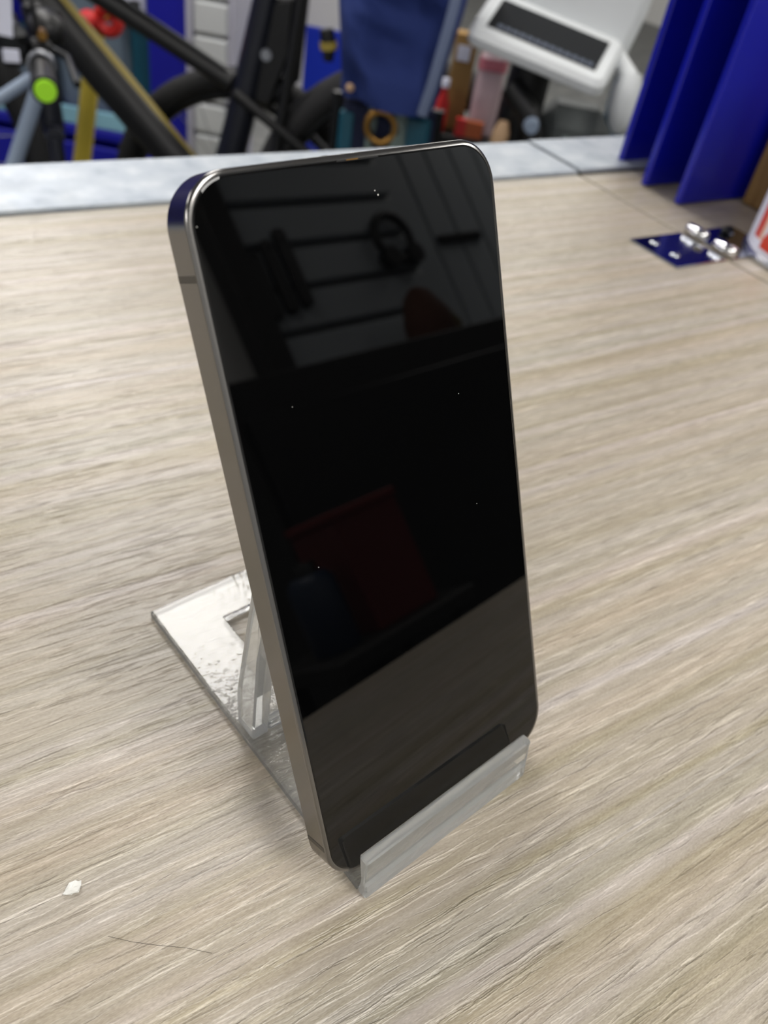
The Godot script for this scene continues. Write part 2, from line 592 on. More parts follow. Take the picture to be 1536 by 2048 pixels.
func counter() -> void:
	var t := thing("shop_counter", "shop counter with pale wood-grain worktop and silver metal edging under the phone stand", "counter", Vector3(0, FLOOR_Y, 0))
	var y := -FLOOR_Y
	worktop("worktop", -1.6, 0.3763, -0.3742, 0.1768, t)
	edging(-1.6, 0.3763, 0.0, t)
	block("front_panel", Vector3(-0.61, (y - 0.038) / 2, -0.385), Vector3(1.96, y - 0.04, 0.03), M.white_plastic, t)
	for x in [-1.57, 0.35]:
		block("end_panel", Vector3(x, (y - 0.038) / 2, -0.11), Vector3(0.03, y - 0.04, 0.5), M.dark_wood, t)
	var f := thing("counter_flap", "hinged end section of the counter carrying the blue boards, beyond the thin seam", "counter", Vector3(0, FLOOR_Y, 0))
	worktop("worktop", 0.3785, 1.15, -0.3742, 0.1768, f)
	edging(0.3785, 1.15, 0.0012, f)
	block("side_panel", Vector3(1.12, (y - 0.038) / 2, -0.11), Vector3(0.03, y - 0.04, 0.5), M.dark_wood, f)
	# flap hinge let into both tops
	var h := thing("flap_hinge", "flat metal flap hinge with two bright barrels across the counter seam", "hinge", Vector3(0.3774, 0.0, -0.2475))
	for s in [-1, 1]:
		var cx: float = s * 0.0265
		block("hinge_plate", Vector3(cx, 0.0007, 0), Vector3(0.047, 0.0014, 0.0415), M.zinc, h, 0.0004)
		for q in [[0.0365, -0.0115], [0.0365, 0.0065], [0.0125, 0.0035]]:
			var st := mb()
			lathe(st, [Vector2(0.0, 0.0028), Vector2(0.0016, 0.0026), Vector2(0.003, 0.0019), Vector2(0.0034, 0.0013)], 14, Transform3D(Basis(), Vector3(s * q[0], 0, q[1])))
			put(st, "screw", M.zinc if q[0] > 0.02 else M.antenna, h)
	for z in [-0.0125, 0.0115]:
		rod("barrel", [Vector3(0.0035, 0.004, z - 0.0085), Vector3(0.0035, 0.004, z - 0.0075), Vector3(0.0035, 0.004, z + 0.0075), Vector3(0.0035, 0.004, z + 0.0085)], [0.0025, 0.0038, 0.0038, 0.0025], M.chrome, h, 16)
	block("catch", Vector3(0.034, 0.0035, -0.012), Vector3(0.010, 0.004, 0.007), M.dark_metal, h, 0.002)


func edging(x0: float, x1: float, up: float, parent: Node) -> void:
	var st := mb()
	var p := PackedVector2Array([Vector2(-0.0002, 0.0), Vector2(-0.0002, 0.0016), Vector2(-0.0012, 0.0024), Vector2(-0.0630, 0.0024), Vector2(-0.0648, 0.0012), Vector2(-0.0648, -0.038), Vector2(-0.0630, -0.038), Vector2(-0.0630, 0.0)])
	prism(st, p, x0, x1, Transform3D(Basis(Vector3(0, 0, 1), Vector3(0, 1, 0), Vector3(-1, 0, 0)), Vector3(0, up, -0.3742)) * Transform3D(Basis.from_scale(Vector3(1, 1, -1)), Vector3.ZERO), 0.0)
	put(st, "metal_edging", M.aluminium, parent, "silver metal edging strip").position.y = -FLOOR_Y
	block("edging_bed", Vector3((x0 + x1) / 2, -0.0195, -0.3742 - 0.0315), Vector3(x1 - x0, 0.0375, 0.0625), M.dark_wood, parent, 0.0).position.y = -FLOOR_Y


# ==================================================================== phone and stand
func stand_and_phone() -> void:
	var t := thing("phone_stand", "small clear acrylic display stand holding the phone upright", "stand", Vector3(0, 0, 0), 0.1558)
	var x0 := -0.0292
	var x1 := 0.025
	var cx := (x0 + x1) / 2
	# base plate with a rectangular window
	var st := mb()
	var y0 := 0.0002
	var y1 := 0.0027
	var zo := [-0.0949, 0.0022]
	var xi := [-0.0128, 0.0086]
	var zi := [-0.0815, -0.0475]
	var e := 0.0005
	for s in [[y1, 1.0], [y0, -1.0]]:
		var y: float = s[0]
		var up := Vector3(0, s[1], 0)
		var ie := e if s[1] > 0 else 0.0
		var X := [x0 + ie, xi[0] - ie, xi[1] + ie, x1 - ie]
		var Z := [zo[0] + ie, zi[0] - ie, zi[1] + ie, zo[1] - ie]
		for i in 3:
			for j in 3:
				if i == 1 and j == 1:
					continue
				quad(st, Vector3(X[i], y, Z[j]), Vector3(X[i + 1], y, Z[j]), Vector3(X[i + 1], y, Z[j + 1]), Vector3(X[i], y, Z[j + 1]), up)
	for w in [[x0, x1, zo[0], zo[1], 1.0], [xi[0], xi[1], zi[0], zi[1], -1.0]]:
		var c := [Vector3(w[0], 0, w[2]), Vector3(w[1], 0, w[2]), Vector3(w[1], 0, w[3]), Vector3(w[0], 0, w[3])]
		var o := [Vector3(0, 0, -1), Vector3(1, 0, 0), Vector3(0, 0, 1), Vector3(-1, 0, 0)]
		var m := Vector3((w[0] + w[1]) / 2, 0, (w[2] + w[3]) / 2)
		for i in 4:
			var a: Vector3 = c[i]
			var b: Vector3 = c[(i + 1) % 4]
			var out: Vector3 = o[i] * w[4]
			var ai: Vector3 = a + Vector3(signf(m.x - a.x), 0, signf(m.z - a.z)) * e * w[4] + Vector3(0, y1, 0)
			var bi: Vector3 = b + Vector3(signf(m.x - b.x), 0, signf(m.z - b.z)) * e * w[4] + Vector3(0, y1, 0)
			var h := Vector3(0, y1 - e, 0)
			quad(st, a + Vector3(0, y0, 0), b + Vector3(0, y0, 0), b + h, a + h, out)
			quad(st, a + h, b + h, bi, ai, out + Vector3.UP)
	put(st, "base_plate", M.acrylic_worn, t)
	# front lip: a low upturned strip, thicker at its foot
	var side := Basis(Vector3(0, 0, 1), Vector3(0, 1, 0), Vector3(-1, 0, 0))
	var lip := PackedVector2Array([Vector2(0.0004, 0.0003), Vector2(0.0046, 0.0003), Vector2(0.0050, 0.0008), Vector2(0.0046, 0.0052), Vector2(0.0036, 0.0060), Vector2(0.0031, 0.0136), Vector2(0.0027, 0.0140), Vector2(0.0006, 0.0140), Vector2(0.0003, 0.0136), Vector2(0.0024, 0.0030), Vector2(0.0024, 0.0028)])
	lip = PackedVector2Array([Vector2(0.0023, 0.0003), Vector2(0.0048, 0.0003), Vector2(0.0052, 0.0008), Vector2(0.0046, 0.0050), Vector2(0.0038, 0.0058), Vector2(0.0032, 0.0136), Vector2(0.0028, 0.0140), Vector2(0.0008, 0.0140), Vector2(0.0004, 0.0136), Vector2(0.0023, 0.0060)])
	plate("front_lip", lip, -x1, -x0, M.acrylic, t, Transform3D(side, Vector3.ZERO), 0.0004)
	# two upright fins that carry the back of the phone
	var fin := PackedVector2Array([Vector2(-0.0498, 0.0028), Vector2(-0.0425, 0.0028), Vector2(-0.0425, 0.0690), Vector2(-0.0436, 0.0720), Vector2(-0.0450, 0.0715), Vector2(-0.0508, 0.0150)])
	for x in [x0 + 0.0008, x1 - 0.0058]:
		plate("support_fin", fin, -x - 0.005, -x, M.acrylic, t, Transform3D(side, Vector3.ZERO), 0.0005)
	block("cross_bar", Vector3(cx, 0.0047, -0.0437), Vector3(x1 - x0 - 0.0118, 0.0038, 0.0024), M.acrylic, t, 0.0004)

	# the phone leans back against the fins
	var p := thing("smartphone", "black-screened smartphone with flat grey metal sides leaning back in the clear stand", "phone", Vector3(0, 0.0058, 0), 0.1558)
	p.rotation = Vector3(-0.4427, 0.1558, 0)
	p.rotation_order = EULER_ORDER_YXZ
	var W := 0.0706
	var H := 0.147
	var R := 0.0089
	var ring := func(inset: float, z: float) -> Array:
		var out := []
		for q in round_rect(W - inset * 2, H - inset * 2, R - inset, 16, Vector2(0, H / 2)):
			out.append(Vector3(q.x, q.y, z))
		return out
	st = mb()
	skin(st, [ring.call(0.0, -0.0062), ring.call(0.0, 0.0)], false, false)
	put(st, "side_band", M.phone_frame, p)
	st = mb()
	var arc := []
	for i in 7:
		var a := PI / 2 * i / 6.0
		arc.append(ring.call(0.0010 * (1.0 - cos(a)), 0.0006 * sin(a)))
	skin(st, arc, false, false, true, true)
	skin(st, [ring.call(0.0010, 0.0006), ring.call(0.0010, 0.0002)], false, false)
	put(st, "front_rim", M.phone_bevel, p)
	st = mb()
	skin(st, [ring.call(0.0, -0.0062), ring.call(0.0003, -0.0066), ring.call(0.0009, -0.0069)], false, true)
	put(st, "back_cover", M.phone_bevel, p)
	st = mb()
	skin(st, [ring.call(0.00105, 0.0002), ring.call(0.00105, 0.0006), ring.call(0.00135, 0.00072)], false, true)
	put(st, "screen", M.phone_glass, p, "switched-off black glass screen")
	st = mb()
	skin(st, [ring.call(0.001, 0.00018), ring.call(0.00106, 0.00045)], false, true)
	put(st, "gasket", M.phone_gasket, p)
	for y in [0.1312, 0.0105]:
		block("antenna_band", Vector3(-W / 2, y, -0.0031), Vector3(0.00012, 0.0012, 0.0061), M.antenna, p, 0.0)
	block("antenna_band", Vector3(-0.006, H, -0.0031), Vector3(0.0012, 0.00012, 0.0061), M.antenna, p, 0.0)
	block("earpiece", Vector3(0.0005, H - 0.00115, 0.00066), Vector3(0.0095, 0.0003, 0.00012), M.phone_gasket, p, 0.0)
	block("earpiece_mesh", Vector3(-0.0008, H - 0.00112, 0.0007), Vector3(0.0026, 0.00018, 0.00014), M.brass, p, 0.0)
	for q in [[0.0034, 0.1402, 0.00013], [0.0040, 0.1394, 0.00018], [0.0185, 0.098, 0.0001], [-0.0235, 0.0745, 0.0001], [0.0203, 0.072, 0.0001], [-0.0355 + 0.002, 0.139, 0.0001], [-0.0225, 0.1065, 0.00008]]:
		st = mb()
		lathe(st, [Vector2(0, q[2] * 0.7), Vector2(q[2] * 0.8, q[2] * 0.4), Vector2(q[2], 0)], 7, Transform3D(Basis(Vector3.RIGHT, PI / 2), Vector3(q[0], q[1], 0.00072)))
		put(st, "dust_speck", M.fleck, p)


# ==================================================================== things on the flap
func flap_things() -> void:
	var lab := ["blue plastic board on edge, farthest of the three on the counter", "blue plastic board on edge, middle one of the three on the counter", "blue plastic board on edge, nearest of the three, beside the brown batten"]
	var spots := [Vector3(0.432, 0, -0.388), Vector3(0.4165, 0, -0.3455), Vector3(0.4155, 0, -0.3105)]
	for i in 3:
		var o := block("blue_board", Vector3(0.15, 0.2405, 0), Vector3(0.3, 0.48, 0.0055), M.blue_plastic, self, 0.0008)
		o.position = spots[i] + Vector3(0, 0.0026 if i == 0 else 0.0004, 0)
		tag(o, lab[i], "board", "blue boards on the counter")
	var b := block("wooden_batten", Vector3(0, 0.2303, 0), Vector3(0.02, 0.46, 0.02), M.batten, self, 0.0015)
	b.position = Vector3(0.4885, 0, -0.2925)
	tag(b, "brown wooden batten standing upright right of the blue boards", "batten")
	var g := thing("grey_carton", "pale grey carton behind the red and white tin at the frame edge", "box", Vector3(0.585, 0.0, -0.25))
	block("carton", Vector3(0, 0.0905, 0), Vector3(0.14, 0.18, 0.1), M.pale_grey, g, 0.002)
	for s in [-1, 1]:
		block("lid_flap", Vector3(s * 0.035, 0.182, 0), Vector3(0.068, 0.002, 0.098), M.pale_grey, g, 0.0005)
	# tin with red print
	var t := thing("tin", "white round tin with red stripes and a silver rim at the right frame edge", "tin", Vector3(0.4425, 0.0004, -0.2055), 0.0)
	var im := Image.create(1024, 512, false, Image.FORMAT_RGB8)
	im.fill(Color(0.84, 0.84, 0.90))
	for k in 4:
		var left := (424 + k * 256) % 1024
		im.fill_rect(Rect2i(left, 0, 26, 480), Color(0.76, 0.20, 0.16))
		im.fill_rect(Rect2i(left - 12, 0, 12, 480), Color(0.84, 0.70, 0.62))
		for q in 60:
			im.fill_rect(Rect2i((left - 14 - q + 1024) % 1024, 470 - q * 2, 1, 25 + q * 2), Color(0.80, 0.24, 0.14))
	var mt := mat(Color.WHITE, 0.35)
	mt.albedo_texture = ImageTexture.create_from_image(im)
	var st := mb()
	lathe(st, [Vector2(0.0485, 0.004), Vector2(0.0485, 0.126)], 64, Transform3D(Basis(Vector3.UP, 0.55), Vector3.ZERO), false, true)
	put(st, "printed_body", mt, t)
	st = mb()
	lathe(st, [Vector2(0, 0.002), Vector2(0.047, 0.002), Vector2(0.0475, 0.0), Vector2(0.0495, 0.0), Vector2(0.0502, 0.002), Vector2(0.0495, 0.004), Vector2(0.0484, 0.0045)], 64, Transform3D(), true)
	put(st, "base_rim", M.steel, t)
	st = mb()
	lathe(st, [Vector2(0.0484, 0.1255), Vector2(0.0495, 0.126), Vector2(0.0502, 0.128), Vector2(0.0495, 0.130), Vector2(0.0475, 0.130), Vector2(0.046, 0.127), Vector2(0.0, 0.127)], 64, Transform3D(), true)
	put(st, "lid", M.steel, t)


# ==================================================================== shop floor
## wheel with tyre, rim, hub and spokes, in the xy plane of its parent
func wheel(parent: Node, at: Vector3, R: float, w: float, tyre: Material, rim: Material) -> void:
	var t := Transform3D(Basis(Vector3.RIGHT, PI / 2), at)
	var st := mb()
	torus(st, t, R - w, w, 56, 12)
	var tm := put(st, "tyre", tyre, parent)
	st = mb()
	torus(st, t, R - w * 2.1, w * 0.42, 48, 8, 1.4)
	put(st, "rim", rim, tm)
	st = mb()
	tube(st, [at + Vector3(0, 0, -0.05), at + Vector3(0, 0, -0.02), at + Vector3(0, 0, 0.02), at + Vector3(0, 0, 0.05)], [0.022, 0.014, 0.014, 0.022], 12)
	put(st, "hub", M.dark_metal, tm)
	st = mb()
	for k in 28:
		var a := TAU * k / 28.0
		var b := a + (0.5 if k % 2 else -0.5)
		tube(st, [at + Vector3(cos(b) * 0.02, sin(b) * 0.02, 0.03 if k % 4 < 2 else -0.03), at + Vector3(cos(a), sin(a), 0) * (R - w * 2.2)], 0.0011, 5, false)
	put(st, "spokes", M.silver, tm)


func shop_floor() -> void:
	mountain_bike()
	loose_wheel()
	child_bike()
	scooter()
	shelving()
	chair()
	packages()
	machine()


func mountain_bike() -> void:
	var t := thing("mountain_bike", "black mountain bicycle with a yellow stripe along its thick down tube", "bicycle", shop(-0.508, 1.8), TURN)
	var bb := Vector3(0, 0.352, 0)
	var head0 := Vector3(-0.488, 0.842, 0)
	var head1 := Vector3(-0.52, 0.93, 0)
	rod("down_tube", [bb + Vector3(-0.01, 0.02, 0), head0.lerp(bb, 0.5), head0], [0.040, 0.040, 0.036], M.black_paint, t, 20)
	# the stripe is a raised band along the upper side of the down tube
	var dirn := (head0 - bb).normalized()
	var up := Vector3(-dirn.y, dirn.x, 0) * -1.0
	if up.y < 0:
		up = -up
	rod("stripe", [bb.lerp(head0, 0.12) + up * 0.033, bb.lerp(head0, 0.5) + up * 0.034, bb.lerp(head0, 0.8) + up * 0.032], 0.0125, M.yellow_stripe, t, 14, "yellow stripe")
	rod("top_tube", [Vector3(-0.495, 0.846, 0), Vector3(-0.22, 0.732, 0), Vector3(0.03, 0.628, 0)], [0.025, 0.021, 0.02], M.black_paint, t, 18)
	rod("cable", [Vector3(-0.48, 0.866, 0.012), Vector3(-0.22, 0.757, 0.014), Vector3(0.02, 0.652, 0.012)], 0.0045, M.dark_metal, t, 8)
	rod("seat_tube", [bb, Vector3(0.05, 0.56, 0), Vector3(0.10, 0.80, 0)], [0.034, 0.031, 0.027], M.navy_paint, t, 20)
	rod("seat_post", [Vector3(0.10, 0.80, 0), Vector3(0.135, 0.97, 0)], 0.0155, M.dark_metal, t, 14)
	var st := mb()
	skin(st, [[Vector3(0.28, 0.985, -0.07), Vector3(0.28, 0.985, 0.07), Vector3(0.28, 1.02, 0.06), Vector3(0.28, 1.02, -0.06)], [Vector3(0.18, 0.98, -0.055), Vector3(0.18, 0.98, 0.055), Vector3(0.18, 1.01, 0.045), Vector3(0.18, 1.01, -0.045)], [Vector3(0.02, 0.975, -0.018), Vector3(0.02, 0.975, 0.018), Vector3(0.02, 1.0, 0.014), Vector3(0.02, 1.0, -0.014)]], true, true)
	put(st, "saddle", M.black_plastic, t)
	rod("head_tube", [head0 + Vector3(0.008, -0.03, 0), head1], 0.028, M.black_paint, t, 16)
	for s in [-1, 1]:
		rod("fork_leg", [Vector3(-0.485, 0.82, 0.055 * s), Vector3(-0.70, 0.44, 0.06 * s), Vector3(-0.74, 0.37, 0.06 * s)], [0.02, 0.02, 0.016], M.black_paint, t, 12)
		rod("chain_stay", [bb + Vector3(0.02, 0, 0.03 * s), Vector3(0.443, 0.37, 0.06 * s)], 0.011, M.black_paint, t, 10)
		rod("seat_stay", [Vector3(0.045, 0.615, 0.028 * s), Vector3(0.20, 0.535, 0.045 * s), Vector3(0.443, 0.37, 0.06 * s)], [0.012, 0.0105, 0.009], M.black_paint, t, 10)
	block("fork_crown", Vector3(-0.483, 0.815, 0), Vector3(0.05, 0.035, 0.15), M.black_paint, t, 0.008)
	rod("handlebar", [Vector3(-0.56, 0.985, 0.36), Vector3(-0.575, 0.98, 0.1), Vector3(-0.58, 0.965, 0), Vector3(-0.575, 0.98, -0.1), Vector3(-0.56, 0.985, -0.36)], 0.0155, M.black_plastic, t, 12)
	rod("stem", [head1, Vector3(-0.53, 0.955, 0), Vector3(-0.58, 0.965, 0)], 0.02, M.dark_metal, t, 12)
	# rear suspension between seat tube and wheel
	plate("rear_linkage", PackedVector2Array([Vector2(0.055, 0.60), Vector2(0.10, 0.785), Vector2(0.155, 0.80), Vector2(0.15, 0.70), Vector2(0.115, 0.60)]), -0.018, 0.018, M.black_paint, t, Transform3D(), 0.005)
	rod("rear_shock", [Vector3(0.165, 0.81, 0.0), Vector3(0.158, 0.66, 0.0), Vector3(0.115, 0.61, 0.0), Vector3(0.07, 0.595, 0.0)], [0.016, 0.015, 0.013, 0.011], M.dark_metal, t, 12)
	rod("swing_strut", [Vector3(0.172, 0.82, 0.03), Vector3(0.155, 0.66, 0.03), Vector3(0.14, 0.55, 0.035), Vector3(0.13, 0.40, 0.04)], [0.012, 0.012, 0.012, 0.01], M.black_paint, t, 12)
	rod("shock_bolt", [Vector3(0.105, 0.695, 0.017), Vector3(0.105, 0.695, 0.024)], 0.011, M.silver, t, 12)
	wheel(t, Vector3(0.443, 0.37, 0), 0.37, 0.029, M.grey_rubber, M.dark_metal)
	wheel(t, Vector3(-0.74, 0.37, 0), 0.37, 0.029, M.rubber, M.dark_metal)
	st = mb()
	torus(st, Transform3D(Basis(Vector3.RIGHT, PI / 2), bb + Vector3(0, 0, 0.045)), 0.085, 0.006, 36, 8)
	torus(st, Transform3D(Basis(Vector3.RIGHT, PI / 2), bb + Vector3(0, 0, 0.045)), 0.03, 0.012, 24, 8)
	put(st, "chainring", M.dark_metal, t)
	rod("crank", [bb + Vector3(0, 0, 0.062), bb + Vector3(-0.165, -0.04, 0.07)], [0.014, 0.01], M.dark_metal, t, 10)
	block("pedal", bb + Vector3(-0.165, -0.04, 0.125), Vector3(0.09, 0.018, 0.09), M.black_plastic, t, 0.005)


func loose_wheel() -> void:
	var t := thing("bicycle_wheel", "dark bicycle wheel behind the mountain bicycle, its tyre arching past the blue panel", "wheel", shop(-0.46, 1.882), TURN)
	wheel(t, Vector3(0, 0.32, 0), 0.32, 0.026, M.rubber, M.dark_metal)
	rod("axle", [Vector3(0, 0.32, -0.055), Vector3(0, 0.32, 0.054)], 0.006, M.silver, t, 10)


func child_bike() -> void:
	var t := thing("child_bike", "pale blue small bicycle at far left with a lime green grip end", "bicycle", shop(-0.755, 1.45), TURN + 0.47)
	var c := Vector3(0.035, 0.735, 0)
	# bar across, its near end pointing at the counter
	rod("handlebar", [Vector3(0.035, 0.716, 0.235), Vector3(0.035, 0.719, 0.13), c, Vector3(0.035, 0.719, -0.13), Vector3(0.035, 0.716, -0.235)], 0.011, M.dark_metal, t, 12)
	for s in [-1, 1]:
		var g := rod("grip", [Vector3(0.0355, 0.715, 0.248 * s), Vector3(0.0355, 0.717, 0.20 * s), Vector3(0.035, 0.719, 0.15 * s)], [0.0205, 0.0185, 0.0175], M.black_plastic, t, 18)
		rod("grip_end", [Vector3(0.0355, 0.7148, 0.2520 * s), Vector3(0.0355, 0.715, 0.2445 * s)], [0.0150, 0.0172], M.lime, g, 18, "lime green end plug")
		block("brake_clamp", Vector3(0.037, 0.735, 0.125 * s), Vector3(0.034, 0.04, 0.022), M.black_plastic, t, 0.006)
		rod("brake_lever", [Vector3(0.045, 0.745, 0.125 * s), Vector3(0.075, 0.735, 0.14 * s), Vector3(0.083, 0.715, 0.21 * s)], 0.006, M.dark_metal, t, 8)
	var st := mb()
	torus(st, Transform3D(Basis(Vector3.RIGHT, PI / 2), Vector3(0.0355, 0.722, 0.145)), 0.0185, 0.005, 24, 8)
	put(st, "grip_collar", M.silver, t)
	st = mb()
	lathe(st, [Vector2(0, 0.032), Vector2(0.018, 0.028), Vector2(0.029, 0.015), Vector2(0.031, 0.0), Vector2(0, 0)], 20, Transform3D(Basis(Vector3.RIGHT, 0.5), Vector3(0.05, 0.75, 0.06)))
	put(st, "bell", M.black_plastic, t)
	rod("reflector", [Vector3(0.042, 0.762, 0.115), Vector3(0.042, 0.762, 0.137)], 0.007, M.brass, t, 12)
	block("shifter", Vector3(-0.005, 0.745, 0.12), Vector3(0.05, 0.06, 0.06), M.dark_metal, t, 0.014)
	block("shifter_label", Vector3(-0.006, 0.735, 0.152), Vector3(0.024, 0.018, 0.004), M.paper, t, 0.001)
	rod("stem", [Vector3(0.04, 0.66, 0), Vector3(0.037, 0.71, 0), c], 0.017, M.dark_metal, t, 12)
	rod("head_tube", [Vector3(0.045, 0.58, 0), Vector3(0.04, 0.68, 0)], 0.02, M.navy_paint, t, 14)
	for s in [-1, 1]:
		rod("fork_leg", [Vector3(0.045, 0.58, 0.035 * s), Vector3(0.05, 0.45, 0.045 * s), Vector3(0.065, 0.255, 0.045 * s)], 0.0125, M.navy_paint, t, 12)
	rod("fork_crown", [Vector3(0.045, 0.58, -0.04), Vector3(0.045, 0.58, 0.04)], 0.016, M.navy_paint, t, 12)
	rod("down_tube", [Vector3(0.03, 0.655, 0.012), Vector3(-0.04, 0.50, 0.012), Vector3(-0.27, 0.27, 0)], 0.0135, M.pale_blue, t, 14)
	rod("top_tube", [Vector3(0.035, 0.675, 0), Vector3(-0.16, 0.55, 0), Vector3(-0.40, 0.50, 0)], 0.010, M.pale_blue, t, 14)
	rod("seat_tube", [Vector3(-0.27, 0.27, 0), Vector3(-0.42, 0.60, 0)], 0.015, M.pale_blue, t, 14)
	for s in [-1, 1]:
		rod("rear_stay", [Vector3(-0.27, 0.27, 0.02 * s), Vector3(-0.60, 0.255, 0.045 * s)], 0.008, M.pale_blue, t, 8)
	rod("seat_post", [Vector3(-0.42, 0.60, 0), Vector3(-0.44, 0.66, 0)], 0.012, M.silver, t, 12)
	rod("saddle", [Vector3(-0.36, 0.675, 0), Vector3(-0.46, 0.68, 0), Vector3(-0.55, 0.685, 0)], [0.018, 0.04, 0.06], M.black_plastic, t, 12)
	wheel(t, Vector3(0.065, 0.255, 0), 0.255, 0.024, M.rubber, M.silver)
	wheel(t, Vector3(-0.60, 0.255, 0), 0.255, 0.024, M.rubber, M.silver)
	rod("brake_hose", [Vector3(0.037, 0.745, 0.115), Vector3(0.03, 0.85, 0.13), Vector3(-0.01, 0.86, 0.10), Vector3(-0.02, 0.77, 0.04), Vector3(0.035, 0.66, 0.01)], 0.004, M.black_plastic, t, 8)
	var p := thing("paper_tag", "white paper tag hanging at the top left corner by the small bicycle", "tag", shop(-0.687, 1.27, FLOOR_Y + 0.772), TURN)
	var st2 := mb()
	prism(st2, PackedVector2Array([Vector2(-0.05, 0.002), Vector2(0.024, 0.0), Vector2(0.034, 0.084), Vector2(-0.04, 0.086)]), -0.0006, 0.0006)
	put(st2, "sheet", M.paper, p)
	rod("string", [Vector3(0.012, 0.080, 0.0), Vector3(0.015, 0.088, -0.03), Vector3(0.018, 0.085, -0.06)], 0.0008, M.paper, p, 6)


func scooter() -> void:
	var t := thing("kick_scooter", "yellow kick scooter pole with a red grip behind the thick black tube", "scooter", shop(-0.87, 1.965), TURN)
	rod("pole", [Vector3(-0.045, 0.10, 0), Vector3(-0.025, 0.33, 0), Vector3(0.043, 0.655, 0)], [0.024, 0.0215, 0.0195], M.yellow, t, 18)
	rod("handlebar", [Vector3(0.045, 0.665, -0.07), Vector3(0.045, 0.665, 0.07)], 0.012, M.yellow, t, 14)
	for s in [-1, 1]:
		rod("grip", [Vector3(0.045, 0.665, 0.045 * s), Vector3(0.045, 0.665, 0.095 * s)], 0.02, M.red, t, 16)
	var st := mb()
	torus(st, Transform3D(Basis(Vector3.RIGHT, PI / 2), Vector3(0.078, 0.665, 0.02)), 0.022, 0.013, 24, 10, 1.2)
	put(st, "clamp_ring", M.red, t, "red clamp ring")
	block("deck", Vector3(0.20, 0.075, 0), Vector3(0.46, 0.022, 0.11), M.yellow, t, 0.006)
	rod("neck", [Vector3(-0.045, 0.115, 0), Vector3(0.0, 0.08, 0)], 0.022, M.yellow, t, 12)
	for x in [-0.07, 0.46]:
		st = mb()
		torus(st, Transform3D(Basis(Vector3.RIGHT, PI / 2), Vector3(x, 0.055, 0)), 0.038, 0.017, 28, 10)
		lathe(st, [Vector2(0, 0.015), Vector2(0.03, 0.012), Vector2(0.03, -0.012), Vector2(0, -0.015)], 16, Transform3D(Basis(Vector3.RIGHT, PI / 2), Vector3(x, 0.055, 0)))
		put(st, "wheel", M.rubber, t)
	rod("axle_arm", [Vector3(0.40, 0.07, 0), Vector3(0.46, 0.055, 0)], 0.012, M.silver, t, 10)
	rod("fork_arm", [Vector3(-0.045, 0.11, 0), Vector3(-0.07, 0.055, 0)], 0.012, M.silver, t, 10)


func shelving() -> void:
	shelf_unit("bright blue shop shelving unit standing behind the bicycles at left", shop(-1.66, 2.55), TURN)
	shelf_unit("bright blue shelving unit out of view at left, mirrored in the phone's rounded corner", Vector3(-1.45, FLOOR_Y, -2.45), 0.25)
	# tool cases on the lower shelf
	var c := thing("tool_case", "grey plastic tool case with teal end standing on the blue shelving", "case", shop(-1.02, 2.55, FLOOR_Y + 0.2905), TURN)
	block("case_shell", Vector3(-0.03, 0.165, 0.03), Vector3(0.22, 0.33, 0.15), M.case_grey, c, 0.025)
	block("teal_end", Vector3(0.123, 0.18, 0.03), Vector3(0.082, 0.36, 0.16), M.teal, c, 0.012)
	block("latch", Vector3(0.10, 0.30, 0.113), Vector3(0.07, 0.075, 0.012), M.paper, c, 0.006)
	block("latch_slot", Vector3(0.108, 0.305, 0.119), Vector3(0.028, 0.04, 0.006), M.black_plastic, c, 0.002)
	rod("handle", [Vector3(-0.09, 0.325, 0.03), Vector3(-0.08, 0.36, 0.03), Vector3(0.02, 0.36, 0.03), Vector3(0.03, 0.325, 0.03)], 0.011, M.black_plastic, c, 10)
	var c2 := thing("tool_case", "pale grey low case on the blue shelving at the far left", "case", shop(-1.36, 2.55, FLOOR_Y + 0.2905), TURN)
	block("case_shell", Vector3(0, 0.07, 0.03), Vector3(0.36, 0.14, 0.20), M.case_grey, c2, 0.02)
	block("lid", Vector3(0, 0.16, 0.03), Vector3(0.36, 0.04, 0.20), M.teal, c2, 0.012)
	rod("handle", [Vector3(-0.07, 0.175, 0.03), Vector3(-0.06, 0.21, 0.03), Vector3(0.06, 0.21, 0.03), Vector3(0.07, 0.175, 0.03)], 0.009, M.black_plastic, c2, 10)
	# drawer tower
	var d := thing("drawer_tower", "tall white plastic drawer tower beside the blue panel", "drawers", shop(-0.666, 2.4), TURN)
	var st := mb()
	box(st, Vector3(-0.056, 0.40, 0), Vector3(0.018, 0.80, 0.22), 0.003)
	box(st, Vector3(0.056, 0.40, 0), Vector3(0.018, 0.80, 0.22), 0.003)
	box(st, Vector3(0, 0.40, -0.105), Vector3(0.11, 0.80, 0.01), 0.002)
	box(st, Vector3(0, 0.795, 0), Vector3(0.13, 0.014, 0.22), 0.003)
	box(st, Vector3(0, 0.01, 0), Vector3(0.13, 0.02, 0.22), 0.003)
	put(st, "cabinet", M.pale_grey, d)
	for k in 9:
		block("drawer", Vector3(0, 0.07 + k * 0.0805, 0.004), Vector3(0.092, 0.074, 0.205), M.white_plastic, d, 0.006)
	# white and blue display panel in the gap behind the rear wheel
	var p := thing("two_tone_board", "white panel with bright blue lower half seen in the gap left of the chair", "board", shop(-0.475, 2.95), TURN)
	block("white_part", Vector3(0, 0.80, 0), Vector3(0.22, 0.53, 0.03), M.wall_white, p)
	block("blue_part", Vector3(0.018, 0.27, 0.004), Vector3(0.16, 0.53, 0.034), M.panel_blue, p)
	block("foot", Vector3(0, 0.01, 0), Vector3(0.24, 0.02, 0.22), M.dark_metal, p)
	block("side_strip", Vector3(-0.085, 0.27, 0.004), Vector3(0.045, 0.53, 0.034), M.wall_white, p)


